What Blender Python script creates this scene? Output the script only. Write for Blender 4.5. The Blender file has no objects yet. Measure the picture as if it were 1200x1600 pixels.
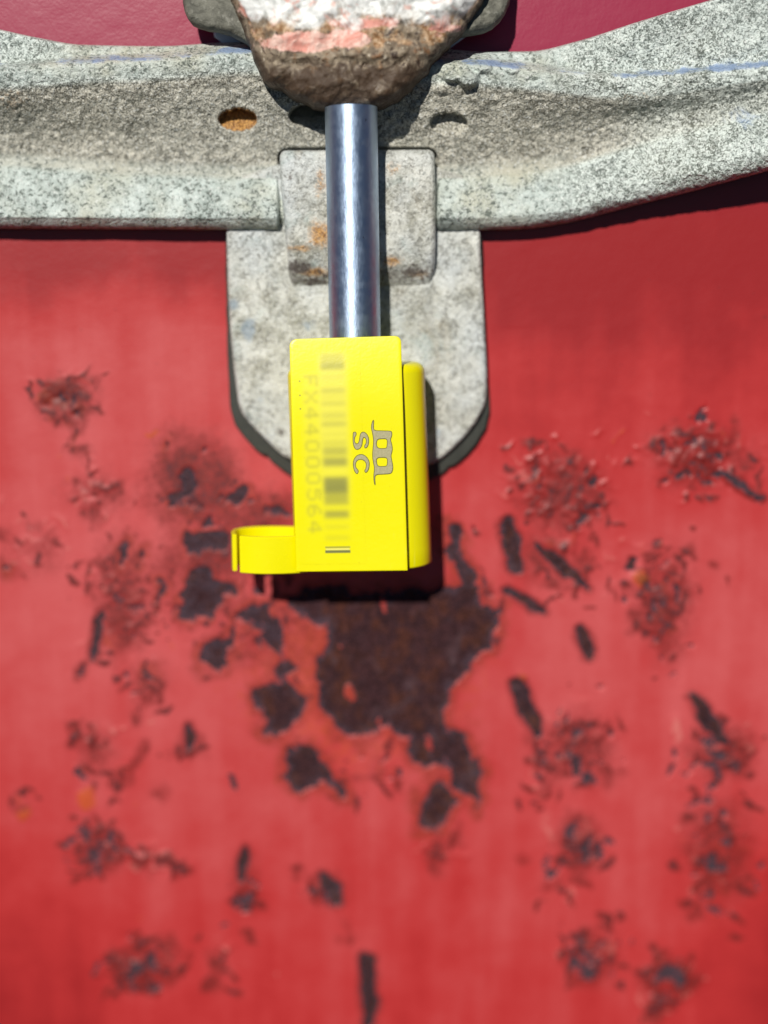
import bpy, bmesh, math, random
import numpy as np
from mathutils import Matrix, Vector

# ------------------------------------------------------------------ units
# Everything is laid out in door-plane units u (1 u = 0.15 mm): x right, y into
# the door (door skin at y = 0, so d units in front of it is y = -d), z up.
S = 0.00015
TH = math.radians(10.0)          # the camera looks down on the door a little
D = 2000.0                       # distance from lens to door along the axis
RIGHT = np.array([1.0, 0, 0]); FWD = np.array([0, math.cos(TH), -math.sin(TH)])
UP = np.array([0, math.sin(TH), math.cos(TH)])
CAM = -FWD * D
SUN_TO = np.array([-0.25, -1.0, 0.55]); SUN_TO /= np.linalg.norm(SUN_TO)
SUN_EL = math.asin(SUN_TO[2]); SUN_AZ = math.atan2(SUN_TO[0], SUN_TO[1])

scene = bpy.context.scene
col = scene.collection

# ------------------------------------------------------------------ camera
cd = bpy.data.cameras.new('camera'); cam = bpy.data.objects.new('camera', cd); col.objects.link(cam)
cam.location = Vector(CAM * S); cam.rotation_euler = (math.radians(90) - TH, 0, 0)
cd.sensor_fit = 'VERTICAL'; cd.sensor_height = 36.0; cd.lens = 36.0 * D / 1600.0
cd.clip_start = 0.005; cd.clip_end = 50.0
cd.dof.use_dof = True; cd.dof.focus_distance = 1822 * S; cd.dof.aperture_fstop = 3.0
scene.camera = cam

# ------------------------------------------------------------------ sky + sun
w = bpy.data.worlds.new('World'); scene.world = w; w.use_nodes = True
nt = w.node_tree; bg = nt.nodes['Background']
sky = nt.nodes.new('ShaderNodeTexSky'); sky.sky_type = 'NISHITA'; sky.sun_disc = False
sky.sun_elevation = SUN_EL; sky.sun_rotation = SUN_AZ; sky.altitude = 2500; sky.air_density = 0.3; sky.dust_density = 0.1
nt.links.new(sky.outputs[0], bg.inputs[0]); bg.inputs[1].default_value = 0.05
sl = bpy.data.lights.new('sun', 'SUN'); sl.energy = 5.0; sl.angle = math.radians(0.5); sl.color = (1.0, 0.95, 0.88)
sun = bpy.data.objects.new('sun', sl); col.objects.link(sun)
sun.rotation_euler = Vector(SUN_TO).to_track_quat('Z', 'Y').to_euler()

scene.view_settings.view_transform = 'Standard'; scene.view_settings.look = 'None'
scene.view_settings.exposure = -0.2; scene.view_settings.gamma = 1.0
scene.view_settings.use_curve_mapping = False

# ------------------------------------------------------------------ helpers
def W(px, py, d):
    """The point d units in front of the door seen at photo position (px, py)."""
    px, py, d = np.broadcast_arrays(np.asarray(px, float), np.asarray(py, float), np.asarray(d, float))
    r = FWD * D + RIGHT * (px[..., None] - 600) + UP * (800 - py[..., None])
    t = (-d - CAM[1]) / r[..., 1]
    return CAM + r * t[..., None]

def project(P):
    q = P - CAM
    z = q @ FWD
    return 600 + (q @ RIGHT) * D / z, 800 - (q @ UP) * D / z

def smooth(a, b, x):
    t = np.clip((x - a) / (b - a), 0, 1); return t * t * (3 - 2 * t)

def vnoise(x, y, size, seed):
    r = np.random.RandomState(seed).rand(257, 257)
    u = x / size + 1000.37; v = y / size + 1000.71
    i = np.floor(u).astype(int); j = np.floor(v).astype(int)
    f = u - i; g = v - j; f = f * f * (3 - 2 * f); g = g * g * (3 - 2 * g)
    i %= 256; j %= 256
    return (r[i, j] * (1 - f) + r[i + 1, j] * f) * (1 - g) + (r[i, j + 1] * (1 - f) + r[i + 1, j + 1] * f) * g

def fbm(x, y, size, seed, octaves=4):
    s = 0; a = 1; t = 0
    for k in range(octaves):
        s = s + a * vnoise(x, y, size / 2 ** k, seed + 17 * k); t += a; a *= 0.5
    return s / t

def seg_dist(x, y, ax, ay, bx, by):
    dx, dy = bx - ax, by - ay; L = dx * dx + dy * dy + 1e-9
    t = np.clip(((x - ax) * dx + (y - ay) * dy) / L, 0, 1)
    return np.hypot(x - ax - t * dx, y - ay - t * dy), t

def poly_sdf(x, y, pts):
    """positive inside"""
    dmin = np.full(x.shape, 1e9); ins = np.zeros(x.shape, bool)
    n = len(pts)
    for k in range(n):
        ax, ay = pts[k]; bx, by = pts[(k + 1) % n]
        dd, _ = seg_dist(x, y, ax, ay, bx, by); dmin = np.minimum(dmin, dd)
        c = (ay > y) != (by > y)
        xi = ax + (y - ay) * (bx - ax) / ((by - ay) if by != ay else 1e-9)
        ins ^= c & (x < xi)
    return np.where(ins, dmin, -dmin)

def pchip(xs, ys, x):
    """smooth monotone-ish interpolation"""
    xs = np.asarray(xs, float); ys = np.asarray(ys, float); h = np.diff(xs); dl = np.diff(ys) / h
    m = np.zeros(len(xs)); m[1:-1] = np.where(dl[:-1] * dl[1:] > 0, 2 * dl[:-1] * dl[1:] / (dl[:-1] + dl[1:] + 1e-12), 0)
    m[0] = dl[0]; m[-1] = dl[-1]
    k = np.clip(np.searchsorted(xs, x) - 1, 0, len(h) - 1); t = (x - xs[k]) / h[k]
    return ((2*t**3 - 3*t**2 + 1) * ys[k] + (t**3 - 2*t**2 + t) * h[k] * m[k]
            + (-2*t**3 + 3*t**2) * ys[k+1] + (t**3 - t**2) * h[k] * m[k+1])

def tag(o, label, cat, group=None, kind=None):
    o['label'] = label; o['category'] = cat
    if group: o['group'] = group
    if kind: o['kind'] = kind
    return o

def empty(name, p):
    o = bpy.data.objects.new(name, None); col.objects.link(o); o.location = Vector(np.asarray(p) * S)
    o.empty_display_size = 0.01
    return o

def link(name, me, mat, parent=None, smooth_=True):
    o = bpy.data.objects.new(name, me); col.objects.link(o)
    for m in (mat if isinstance(mat, (list, tuple)) else [mat]): me.materials.append(m)
    if smooth_: me.polygons.foreach_set('use_smooth', np.ones(len(me.polygons), bool))
    if parent is not None: o.parent = parent
    return o

def org(parent):
    return np.array(parent.location) if parent is not None else np.zeros(3)

def mesh_obj(name, V, F, mat, parent=None, smooth_=True, attrs=None, slots=None):
    """V in u; F list of faces (or an Nx4 array)"""
    me = bpy.data.meshes.new(name)
    V = np.asarray(V, float).reshape(-1, 3) * S - org(parent)
    if isinstance(F, np.ndarray):
        n = len(F); k = F.shape[1]
        me.vertices.add(len(V)); me.vertices.foreach_set('co', V.astype(np.float32).ravel())
        me.loops.add(n * k); me.loops.foreach_set('vertex_index', F.astype(np.int32).ravel())
        me.polygons.add(n); me.polygons.foreach_set('loop_start', np.arange(0, n * k, k, dtype=np.int32))
        me.update(calc_edges=True); me.validate()
    else:
        me.from_pydata([tuple(v) for v in V], [], F); me.update()
    for nm, a in (attrs or {}).items():
        at = me.attributes.new(nm, 'FLOAT', 'POINT'); at.data.foreach_set('value', np.asarray(a, np.float32).ravel())
    o = link(name, me, mat, parent, smooth_)
    if slots is not None: me.polygons.foreach_set('material_index', np.asarray(slots, np.int32))
    return o

def grid_faces(nr, nc, flip=False, wrap=False):
    r = np.arange(nr - 1)[:, None]; c = np.arange(nc if wrap else nc - 1)[None, :]
    a = r * nc + c; b = r * nc + (c + 1) % nc; e = (r + 1) * nc + (c + 1) % nc; f = (r + 1) * nc + c
    q = np.stack([a, f, e, b] if not flip else [a, b, e, f], -1)
    return q.reshape(-1, 4)

def recalc(o):
    bm = bmesh.new(); bm.from_mesh(o.data); bmesh.ops.recalc_face_normals(bm, faces=bm.faces[:]); bm.to_mesh(o.data); bm.free()

def auto_smooth(o, ang=40):
    o.data.set_sharp_from_angle(angle=math.radians(ang))

# ---- node helpers
class Mat:
    def __init__(s, name, rough=0.5, metal=0.0, spec=0.5):
        s.m = bpy.data.materials.new(name); s.m.use_nodes = True; s.t = s.m.node_tree
        s.b = s.t.nodes['Principled BSDF']; s.b.inputs['Roughness'].default_value = rough
        s.b.inputs['Metallic'].default_value = metal; s.b.inputs['Specular IOR Level'].default_value = spec
        s.co = s.t.nodes.new('ShaderNodeTexCoord').outputs['Object']
    def put(s, sock, v):
        if isinstance(v, (int, float)): sock.default_value = v
        elif isinstance(v, (tuple, list)): sock.default_value = tuple(v) + ((1,) if len(v) == 3 and len(sock.default_value) == 4 else ())
        else: s.t.links.new(v, sock)
    def coord(s, sx=1, sy=1, sz=1):
        n = s.t.nodes.new('ShaderNodeMapping'); s.t.links.new(s.co, n.inputs[0]); n.inputs['Scale'].default_value = (sx, sy, sz)
        return n.outputs[0]
    def noise(s, size, detail=4, rough=0.55, co=None, dist=0.0):
        n = s.t.nodes.new('ShaderNodeTexNoise'); n.inputs['Scale'].default_value = 1 / (size * S)
        n.inputs['Detail'].default_value = detail; n.inputs['Roughness'].default_value = rough; n.inputs['Distortion'].default_value = dist
        s.t.links.new(co or s.co, n.inputs['Vector']); return n.outputs['Fac']
    def voro(s, size, feature='F1', co=None, rnd=1.0):
        n = s.t.nodes.new('ShaderNodeTexVoronoi'); n.feature = feature; n.inputs['Scale'].default_value = 1 / (size * S)
        n.inputs['Randomness'].default_value = rnd
        s.t.links.new(co or s.co, n.inputs['Vector']); return n.outputs['Distance']
    def attr(s, name):
        n = s.t.nodes.new('ShaderNodeAttribute'); n.attribute_name = name; return n.outputs['Fac']
    def math(s, op, a, b=0.0, c=None):
        n = s.t.nodes.new('ShaderNodeMath'); n.operation = op; s.put(n.inputs[0], a); s.put(n.inputs[1], b)
        if c is not None: s.put(n.inputs[2], c)
        return n.outputs[0]
    def ramp(s, v, a, b, lo=0.0, hi=1.0):
        n = s.t.nodes.new('ShaderNodeMapRange'); n.interpolation_type = 'SMOOTHSTEP'
        s.put(n.inputs[0], v); n.inputs[1].default_value = a; n.inputs[2].default_value = b
        n.inputs[3].default_value = lo; n.inputs[4].default_value = hi; return n.outputs[0]
    def mix(s, f, a, b):
        n = s.t.nodes.new('ShaderNodeMix'); n.data_type = 'RGBA'; s.put(n.inputs[0], f); s.put(n.inputs[6], a); s.put(n.inputs[7], b)
        return n.outputs[2]
    def bump(s, h, dist, strength=1.0, prev=None):
        n = s.t.nodes.new('ShaderNodeBump'); s.put(n.inputs['Height'], h); n.inputs['Distance'].default_value = dist * S
        n.inputs['Strength'].default_value = strength
        if prev is not None: s.t.links.new(prev, n.inputs['Normal'])
        return n.outputs[0]
    def done(s, color=None, rough=None, normal=None, metal=None):
        if color is not None: s.put(s.b.inputs['Base Color'], color)
        if rough is not None: s.put(s.b.inputs['Roughness'], rough)
        if metal is not None: s.put(s.b.inputs['Metallic'], metal)
        if normal is not None: s.t.links.new(normal, s.b.inputs['Normal'])
        return s.m

PIN_ROT = 0.25
# ------------------------------------------------------------------ materials
def door_material():
    m = Mat('weathered_red_paint', 0.45, 0, 0.35)
    rust, dirt, orange, fade_and_light, chip, tint, moss = [m.attr(n) for n in ('rust', 'dirt', 'orange', 'fade_and_light', 'chip', 'tint', 'moss')]
    n1 = m.noise(90, 5, 0.6); n2 = m.noise(14, 4, 0.65); n3 = m.noise(4.5, 3, 0.6)
    streak = m.noise(48, 3, 0.5, m.coord(1, 1, 0.09))
    f = m.math('ADD', fade_and_light, m.math('MULTIPLY', m.math('SUBTRACT', n1, 0.5), 0.55))
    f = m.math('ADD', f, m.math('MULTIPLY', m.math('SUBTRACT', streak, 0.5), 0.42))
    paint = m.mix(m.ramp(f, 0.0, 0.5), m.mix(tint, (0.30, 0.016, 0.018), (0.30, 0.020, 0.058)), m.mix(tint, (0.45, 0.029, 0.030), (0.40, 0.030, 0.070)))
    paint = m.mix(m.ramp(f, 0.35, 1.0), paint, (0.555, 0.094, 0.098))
    paint = m.mix(m.ramp(m.math('ADD', orange, m.math('MULTIPLY', m.math('SUBTRACT', n2, 0.5), 0.9)), 0.35, 0.95), paint, (0.50, 0.075, 0.024))
    paint = m.mix(m.ramp(m.math('ADD', chip, m.math('MULTIPLY', m.math('SUBTRACT', n3, 0.5), 0.8)), 0.45, 0.95, 0, 0.7), paint, (0.60, 0.17, 0.15))
    paint = m.mix(m.ramp(m.math('ADD', moss, m.math('MULTIPLY', m.math('SUBTRACT', n2, 0.5), 1.4)), 0.35, 0.95, 0, 0.85), paint, m.mix(n3, (0.11, 0.050, 0.014), (0.24, 0.10, 0.02)))
    # small specks of grime
    sp = m.ramp(m.math('ADD', m.noise(9, 2, 0.5), m.math('MULTIPLY', n1, 0.25)), 0.86, 0.92)
    paint = m.mix(m.math('MULTIPLY', sp, 0.6), paint, (0.13, 0.02, 0.02))
    n4 = m.noise(8, 4, 0.7, dist=0.7)
    dn = m.math('ADD', m.math('MULTIPLY', m.math('SUBTRACT', n2, 0.5), 1.0), m.math('MULTIPLY', m.math('SUBTRACT', n4, 0.5), 1.3))
    gate = m.ramp(dirt, 0.02, 0.35)
    st = m.math('MULTIPLY', m.ramp(m.math('ADD', dirt, m.math('MULTIPLY', dn, 0.45)), 0.05, 0.60, 0, 0.85), gate)
    paint = m.mix(st, paint, (0.215, 0.018, 0.016))
    dm = m.math('MULTIPLY', m.ramp(m.math('ADD', dirt, dn), 0.42, 0.88), gate)
    paint = m.mix(dm, paint, m.mix(n3, (0.085, 0.008, 0.009), (0.20, 0.026, 0.024)))
    re = m.math('ADD', rust, m.math('MULTIPLY', m.math('ADD', m.math('SUBTRACT', n2, 0.5), m.math('MULTIPLY', m.math('SUBTRACT', n4, 0.5), 0.8)), 0.85))
    flick = m.math('MULTIPLY', m.ramp(m.math('ADD', n4, m.math('MULTIPLY', dirt, 0.30)), 0.78, 0.86), m.ramp(dirt, 0.2, 0.45))
    rm = m.math('MAXIMUM', m.ramp(re, 0.42, 0.58), m.math('MULTIPLY', flick, 0.8))
    grain = m.ramp(n3, 0.3, 0.72)
    brown = m.mix(grain, (0.018, 0.007, 0.009), (0.066, 0.025, 0.028))
    brown = m.mix(m.ramp(m.noise(44, 5, 0.7), 0.46, 0.62), brown, m.mix(grain, (0.032, 0.010, 0.008), (0.105, 0.034, 0.022)))
    brown = m.mix(m.ramp(m.noise(60, 4, 0.6, dist=0.5), 0.56, 0.70, 0, 0.8), brown, (0.092, 0.052, 0.060))
    edge = m.mix(grain, (0.038, 0.026, 0.036), (0.088, 0.054, 0.072))
    rc = m.mix(m.ramp(re, 0.55, 0.98), edge, brown)
    c = m.mix(rm, paint, rc)
    nb = m.bump(n3, 0.45, 0.5)
    nb = m.bump(m.math('MULTIPLY', m.noise(6, 3, 0.7), rm), 3.0, 0.9, nb)
    nb = m.bump(m.math('SUBTRACT', 1.0, rm), 2.0, 0.8, nb)
    m.put(m.b.inputs['Specular IOR Level'], m.ramp(rm, 0, 1, 0.35, 0.14))
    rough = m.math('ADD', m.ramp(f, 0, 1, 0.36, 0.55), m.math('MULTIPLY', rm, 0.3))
    return m.done(c, rough, nb)

def zinc_material(name, light, mid, dark, tint, cell=7.0, amt=1.0, bumpd=1.6, rustcol=True, beige=False):
    m = Mat(name, 0.55, 0.0, 0.4)
    n1 = m.noise(150, 4, 0.6); n2 = m.noise(34, 5, 0.65, dist=0.4); n3 = m.noise(cell, 3, 0.6, dist=0.6); nf = m.noise(3.2, 2, 0.6)
    v = m.voro(cell * 1.6)
    c = m.mix(m.ramp(n2, 0.32, 0.68), mid, light)
    c = m.mix(m.ramp(n1, 0.42, 0.68), c, tint)
    c = m.mix(m.ramp(m.noise(75, 4, 0.65, dist=0.6), 0.55, 0.72, 0, 0.5), c, (0.27, 0.36, 0.34))
    c = m.mix(m.ramp(m.noise(95, 4, 0.65, m.coord(1.1, 1, 0.9), 0.6), 0.56, 0.74, 0, 0.45), c, (0.34, 0.28, 0.18))
    if beige:
        c = m.mix(m.ramp(m.attr('web'), 0.2, 0.9, 0, 0.55), c, (0.46, 0.44, 0.365))
    if beige:     # open pitted skin where the casting was never dressed
        wv = m.noise(5.2, 2, 0.5, dist=1.6); wv = m.math('ADD', wv, m.math('MULTIPLY', m.math('SUBTRACT', n2, 0.5), 0.35))
        pt = m.mix(m.ramp(wv, 0.36, 0.60), (0.095, 0.115, 0.10), (0.72, 0.80, 0.755))
        pt = m.mix(m.ramp(m.attr('web'), 0.2, 0.9, 0, 1), pt, m.mix(m.ramp(wv, 0.34, 0.62), (0.12, 0.11, 0.085), (0.60, 0.58, 0.49)))
        c = m.mix(m.ramp(m.attr('pit'), 0.4, 0.95, 0, 0.85), c, pt)
    spots = m.ramp(m.math('ADD', n3, m.math('MULTIPLY', m.math('SUBTRACT', n2, 0.5), 0.35)), 0.49, 0.36)
    c = m.mix(m.math('MULTIPLY', spots, (m.ramp(m.attr('pit'), .4, .9, .85, .2) if beige else 0.55 * amt)), c, dark)
    c = m.mix(m.math('MULTIPLY', m.ramp(v, 0.30, 0.05), 0.4 * amt), c, dark)
    c = m.mix(m.math('MULTIPLY', m.ramp(nf, 0.56, 0.68), 0.6), c, (0.82, 0.85, 0.82))
    blotch = m.ramp(m.noise(22, 3, 0.6, dist=0.8), 0.66, 0.76)
    c = m.mix(m.math('MULTIPLY', blotch, 0.5 * amt), c, (0.17, 0.20, 0.20))
    if rustcol:
        r = m.ramp(m.math('ADD', m.attr('rust'), m.math('ADD', m.math('MULTIPLY', m.math('SUBTRACT', n3, 0.5), 1.1), m.math('MULTIPLY', m.math('SUBTRACT', n2, 0.5), 0.8))), 0.36, 0.95)
        c = m.mix(r, c, m.mix(m.ramp(nf, 0.35, 0.65), (0.22, 0.10, 0.035), (0.60, 0.33, 0.10)))
        k = m.ramp(m.math('ADD', m.attr('grime'), m.math('MULTIPLY', m.math('SUBTRACT', n3, 0.5), 1.2)), 0.45, 0.85)
        c = m.mix(k, c, (0.10, 0.085, 0.075))
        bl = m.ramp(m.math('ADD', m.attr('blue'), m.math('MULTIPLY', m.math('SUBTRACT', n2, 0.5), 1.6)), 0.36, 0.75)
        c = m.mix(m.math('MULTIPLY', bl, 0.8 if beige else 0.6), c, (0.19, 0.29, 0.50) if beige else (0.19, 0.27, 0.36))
    nb = m.bump(n3, bumpd, 0.9)
    nb = m.bump(nf, bumpd * 0.45, 0.8, nb)
    return m.done(c, m.ramp(n3, 0.3, 0.7, 0.66, 0.38), nb)

def keeper_material():
    m = Mat('chipped_paint_over_rust', 0.6, 0, 0.35)
    up, bare = m.attr('paint'), m.attr('pinkp')
    n1 = m.noise(70, 5, 0.65, dist=0.6); n2 = m.noise(20, 5, 0.7, dist=0.8); n3 = m.noise(6, 3, 0.65)
    brown = m.mix(m.ramp(n2, 0.35, 0.65), (0.15, 0.115, 0.08), (0.38, 0.31, 0.22))
    brown = m.mix(m.ramp(n1, 0.55, 0.68), brown, (0.36, 0.18, 0.06))
    brown = m.mix(m.ramp(m.noise(11, 4, 0.6), 0.62, 0.70), brown, (0.74, 0.66, 0.52))
    brown = m.mix(m.ramp(m.noise(13, 4, 0.7, dist=0.8), 0.46, 0.36), brown, (0.055, 0.035, 0.025))
    brown = m.mix(m.ramp(m.noise(24, 4, 0.7), 0.56, 0.68, 0, 0.8), brown, (0.26, 0.12, 0.045))
    brown = m.mix(m.ramp(m.math('ADD', up, m.math('MULTIPLY', m.math('SUBTRACT', n2, 0.5), 0.5)), 0.0, 0.24), (0.075, 0.048, 0.030), brown)
    pink = m.mix(m.ramp(n2, 0.4, 0.62), (0.70, 0.30, 0.24), (0.84, 0.58, 0.49))
    white = m.mix(m.ramp(n2, 0.36, 0.55), (0.44, 0.46, 0.44), (0.82, 0.84, 0.82))
    orange = m.mix(m.ramp(n3, 0.4, 0.6), (0.30, 0.16, 0.07), (0.60, 0.42, 0.26))
    k = m.math('ADD', up, m.math('MULTIPLY', m.math('SUBTRACT', n1, 0.5), 0.95))
    k = m.math('ADD', k, m.math('MULTIPLY', m.math('SUBTRACT', n2, 0.5), 0.4))
    c = m.mix(m.math('MULTIPLY', m.ramp(k, 0.34, 0.42), m.ramp(m.noise(26, 4, 0.6), 0.42, 0.56)), brown, orange)
    pk = m.math('ADD', bare, m.math('MULTIPLY', m.math('SUBTRACT', n1, 0.5), 0.7))
    pk = m.math('ADD', pk, m.math('MULTIPLY', m.math('SUBTRACT', n2, 0.5), 0.9))
    c = m.mix(m.ramp(pk, 0.40, 0.52), c, pink)
    c = m.mix(m.ramp(k, 0.64, 0.92), c, white)
    c = m.mix(m.math('MULTIPLY', m.ramp(m.noise(30, 4, 0.7, dist=1.0), 0.56, 0.66), m.ramp(k, 0.5, 0.7, 0, 0.75)), c, pink)
    nb = m.bump(m.math('MULTIPLY', n2, m.ramp(k, 0.5, 0.8, 1.0, 0.3)), 5.0, 0.9); nb = m.bump(n3, 1.6, 0.8, nb)
    nb = m.bump(m.ramp(k, 0.60, 0.80), 1.4, 0.7, nb)
    return m.done(c, m.ramp(n2, 0.35, 0.65, 0.62, 0.36), nb)

def dark_metal_material():
    m = Mat('dull_grey_casting', 0.65, 0, 0.3)
    n2 = m.noise(22, 5, 0.65, dist=0.4); n3 = m.noise(6, 3, 0.6)
    c = m.mix(m.ramp(n2, 0.35, 0.65), (0.10, 0.10, 0.082), (0.19, 0.19, 0.155))
    c = m.mix(m.ramp(n3, 0.55, 0.7, 0, 0.6), c, (0.30, 0.30, 0.26))
    return m.done(c, 0.65, m.bump(n3, 2.0, 0.9, m.bump(n2, 4, 0.7)))

def rubber_material():
    m = Mat('black_rubber', 0.6, 0, 0.4)
    n2 = m.noise(24, 4, 0.6); n3 = m.noise(5, 3, 0.6)
    return m.done(m.mix(n2, (0.020, 0.022, 0.018), (0.055, 0.058, 0.048)), 0.62, m.bump(n3, 1.0, 0.6))

def steel_material():
    m = Mat('bright_steel_pin', 0.3, 1.0, 0.5)
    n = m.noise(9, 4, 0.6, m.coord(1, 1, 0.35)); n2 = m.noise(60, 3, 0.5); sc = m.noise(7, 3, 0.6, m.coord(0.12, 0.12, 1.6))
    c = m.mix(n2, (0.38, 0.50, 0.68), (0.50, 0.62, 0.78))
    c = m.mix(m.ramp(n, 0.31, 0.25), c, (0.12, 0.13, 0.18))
    tg = m.t.nodes.new('ShaderNodeTangent'); tg.direction_type = 'RADIAL'; tg.axis = 'Z'
    m.t.links.new(tg.outputs[0], m.b.inputs['Tangent'])
    m.b.inputs['Anisotropic'].default_value = 0.55; m.b.inputs['Anisotropic Rotation'].default_value = PIN_ROT
    nb = m.bump(n, 0.8, 0.7); nb = m.bump(sc, 0.15, 0.5, nb)
    return m.done(c, m.ramp(m.noise(16, 4, 0.65), 0.3, 0.7, 0.58, 0.42), nb)

def yellow_material(ink=False):
    m = Mat('yellow_plastic_printed' if ink else 'yellow_plastic', 0.34, 0, 0.5)
    n1 = m.noise(160, 3, 0.5); n2 = m.noise(12, 3, 0.6); n3 = m.noise(3.5, 2, 0.5)
    c = m.mix(n1, (0.82, 0.76, 0.0), (0.88, 0.83, 0.0))
    c = m.mix(m.ramp(m.noise(5, 3, 0.6), 0.68, 0.78, 0, 0.30), c, (0.45, 0.38, 0.02))
    scr = m.noise(6, 3, 0.7, m.coord(2.2, 1, 0.05), 0.3); scr2 = m.noise(120, 3, 0.6)
    c = m.mix(m.math('MULTIPLY', m.ramp(scr, 0.66, 0.72), m.ramp(scr2, 0.5, 0.65, 0, 0.35)), c, (0.86, 0.84, 0.30))
    if ink:
        k = m.attr('ink'); h = m.attr('haze')
        c = m.mix(h, c, (0.84, 0.80, 0.30))
        c = m.mix(k, c, (0.16, 0.17, 0.07))
    return m.done(c, m.ramp(n1, 0.3, 0.7, 0.27, 0.36), m.bump(n3, 0.25, 0.5, m.bump(n2, 0.5, 0.4)))

def flat(name, c1, c2, size, rough):
    m = Mat(name, rough, 0, 0.3)
    return m.done(m.mix(m.noise(size, 3, 0.6), c1, c2), rough, m.bump(m.noise(size, 3, 0.6), 0.4, 0.6))

M_DOOR = door_material()
M_BEAM = zinc_material('weathered_zinc_bar', (0.63, 0.715, 0.68), (0.38, 0.445, 0.415), (0.085, 0.105, 0.09), (0.50, 0.51, 0.41), 6.0, 1.0, 4.0, True, True)
M_PLATE = zinc_material('weathered_zinc_plate', (0.69, 0.70, 0.64), (0.36, 0.36, 0.30), (0.09, 0.085, 0.07), (0.56, 0.60, 0.60), 6.0, 1.0, 3.4)
M_BRACKET = flat('blue_grey_zinc', (0.36, 0.44, 0.58), (0.55, 0.62, 0.72), 20, 0.5)
M_KEEP = keeper_material(); M_DARK = dark_metal_material(); M_RUB = rubber_material()
M_STEEL = steel_material(); M_YEL = yellow_material(); M_TAG = yellow_material(True)
M_INKF = flat('etched_grey_mark', (0.26, 0.24, 0.12), (0.56, 0.52, 0.31), 2.6, 0.6)
M_INKD = flat('etched_dark_outline', (0.07, 0.06, 0.01), (0.14, 0.12, 0.02), 3.0, 0.6)

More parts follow.
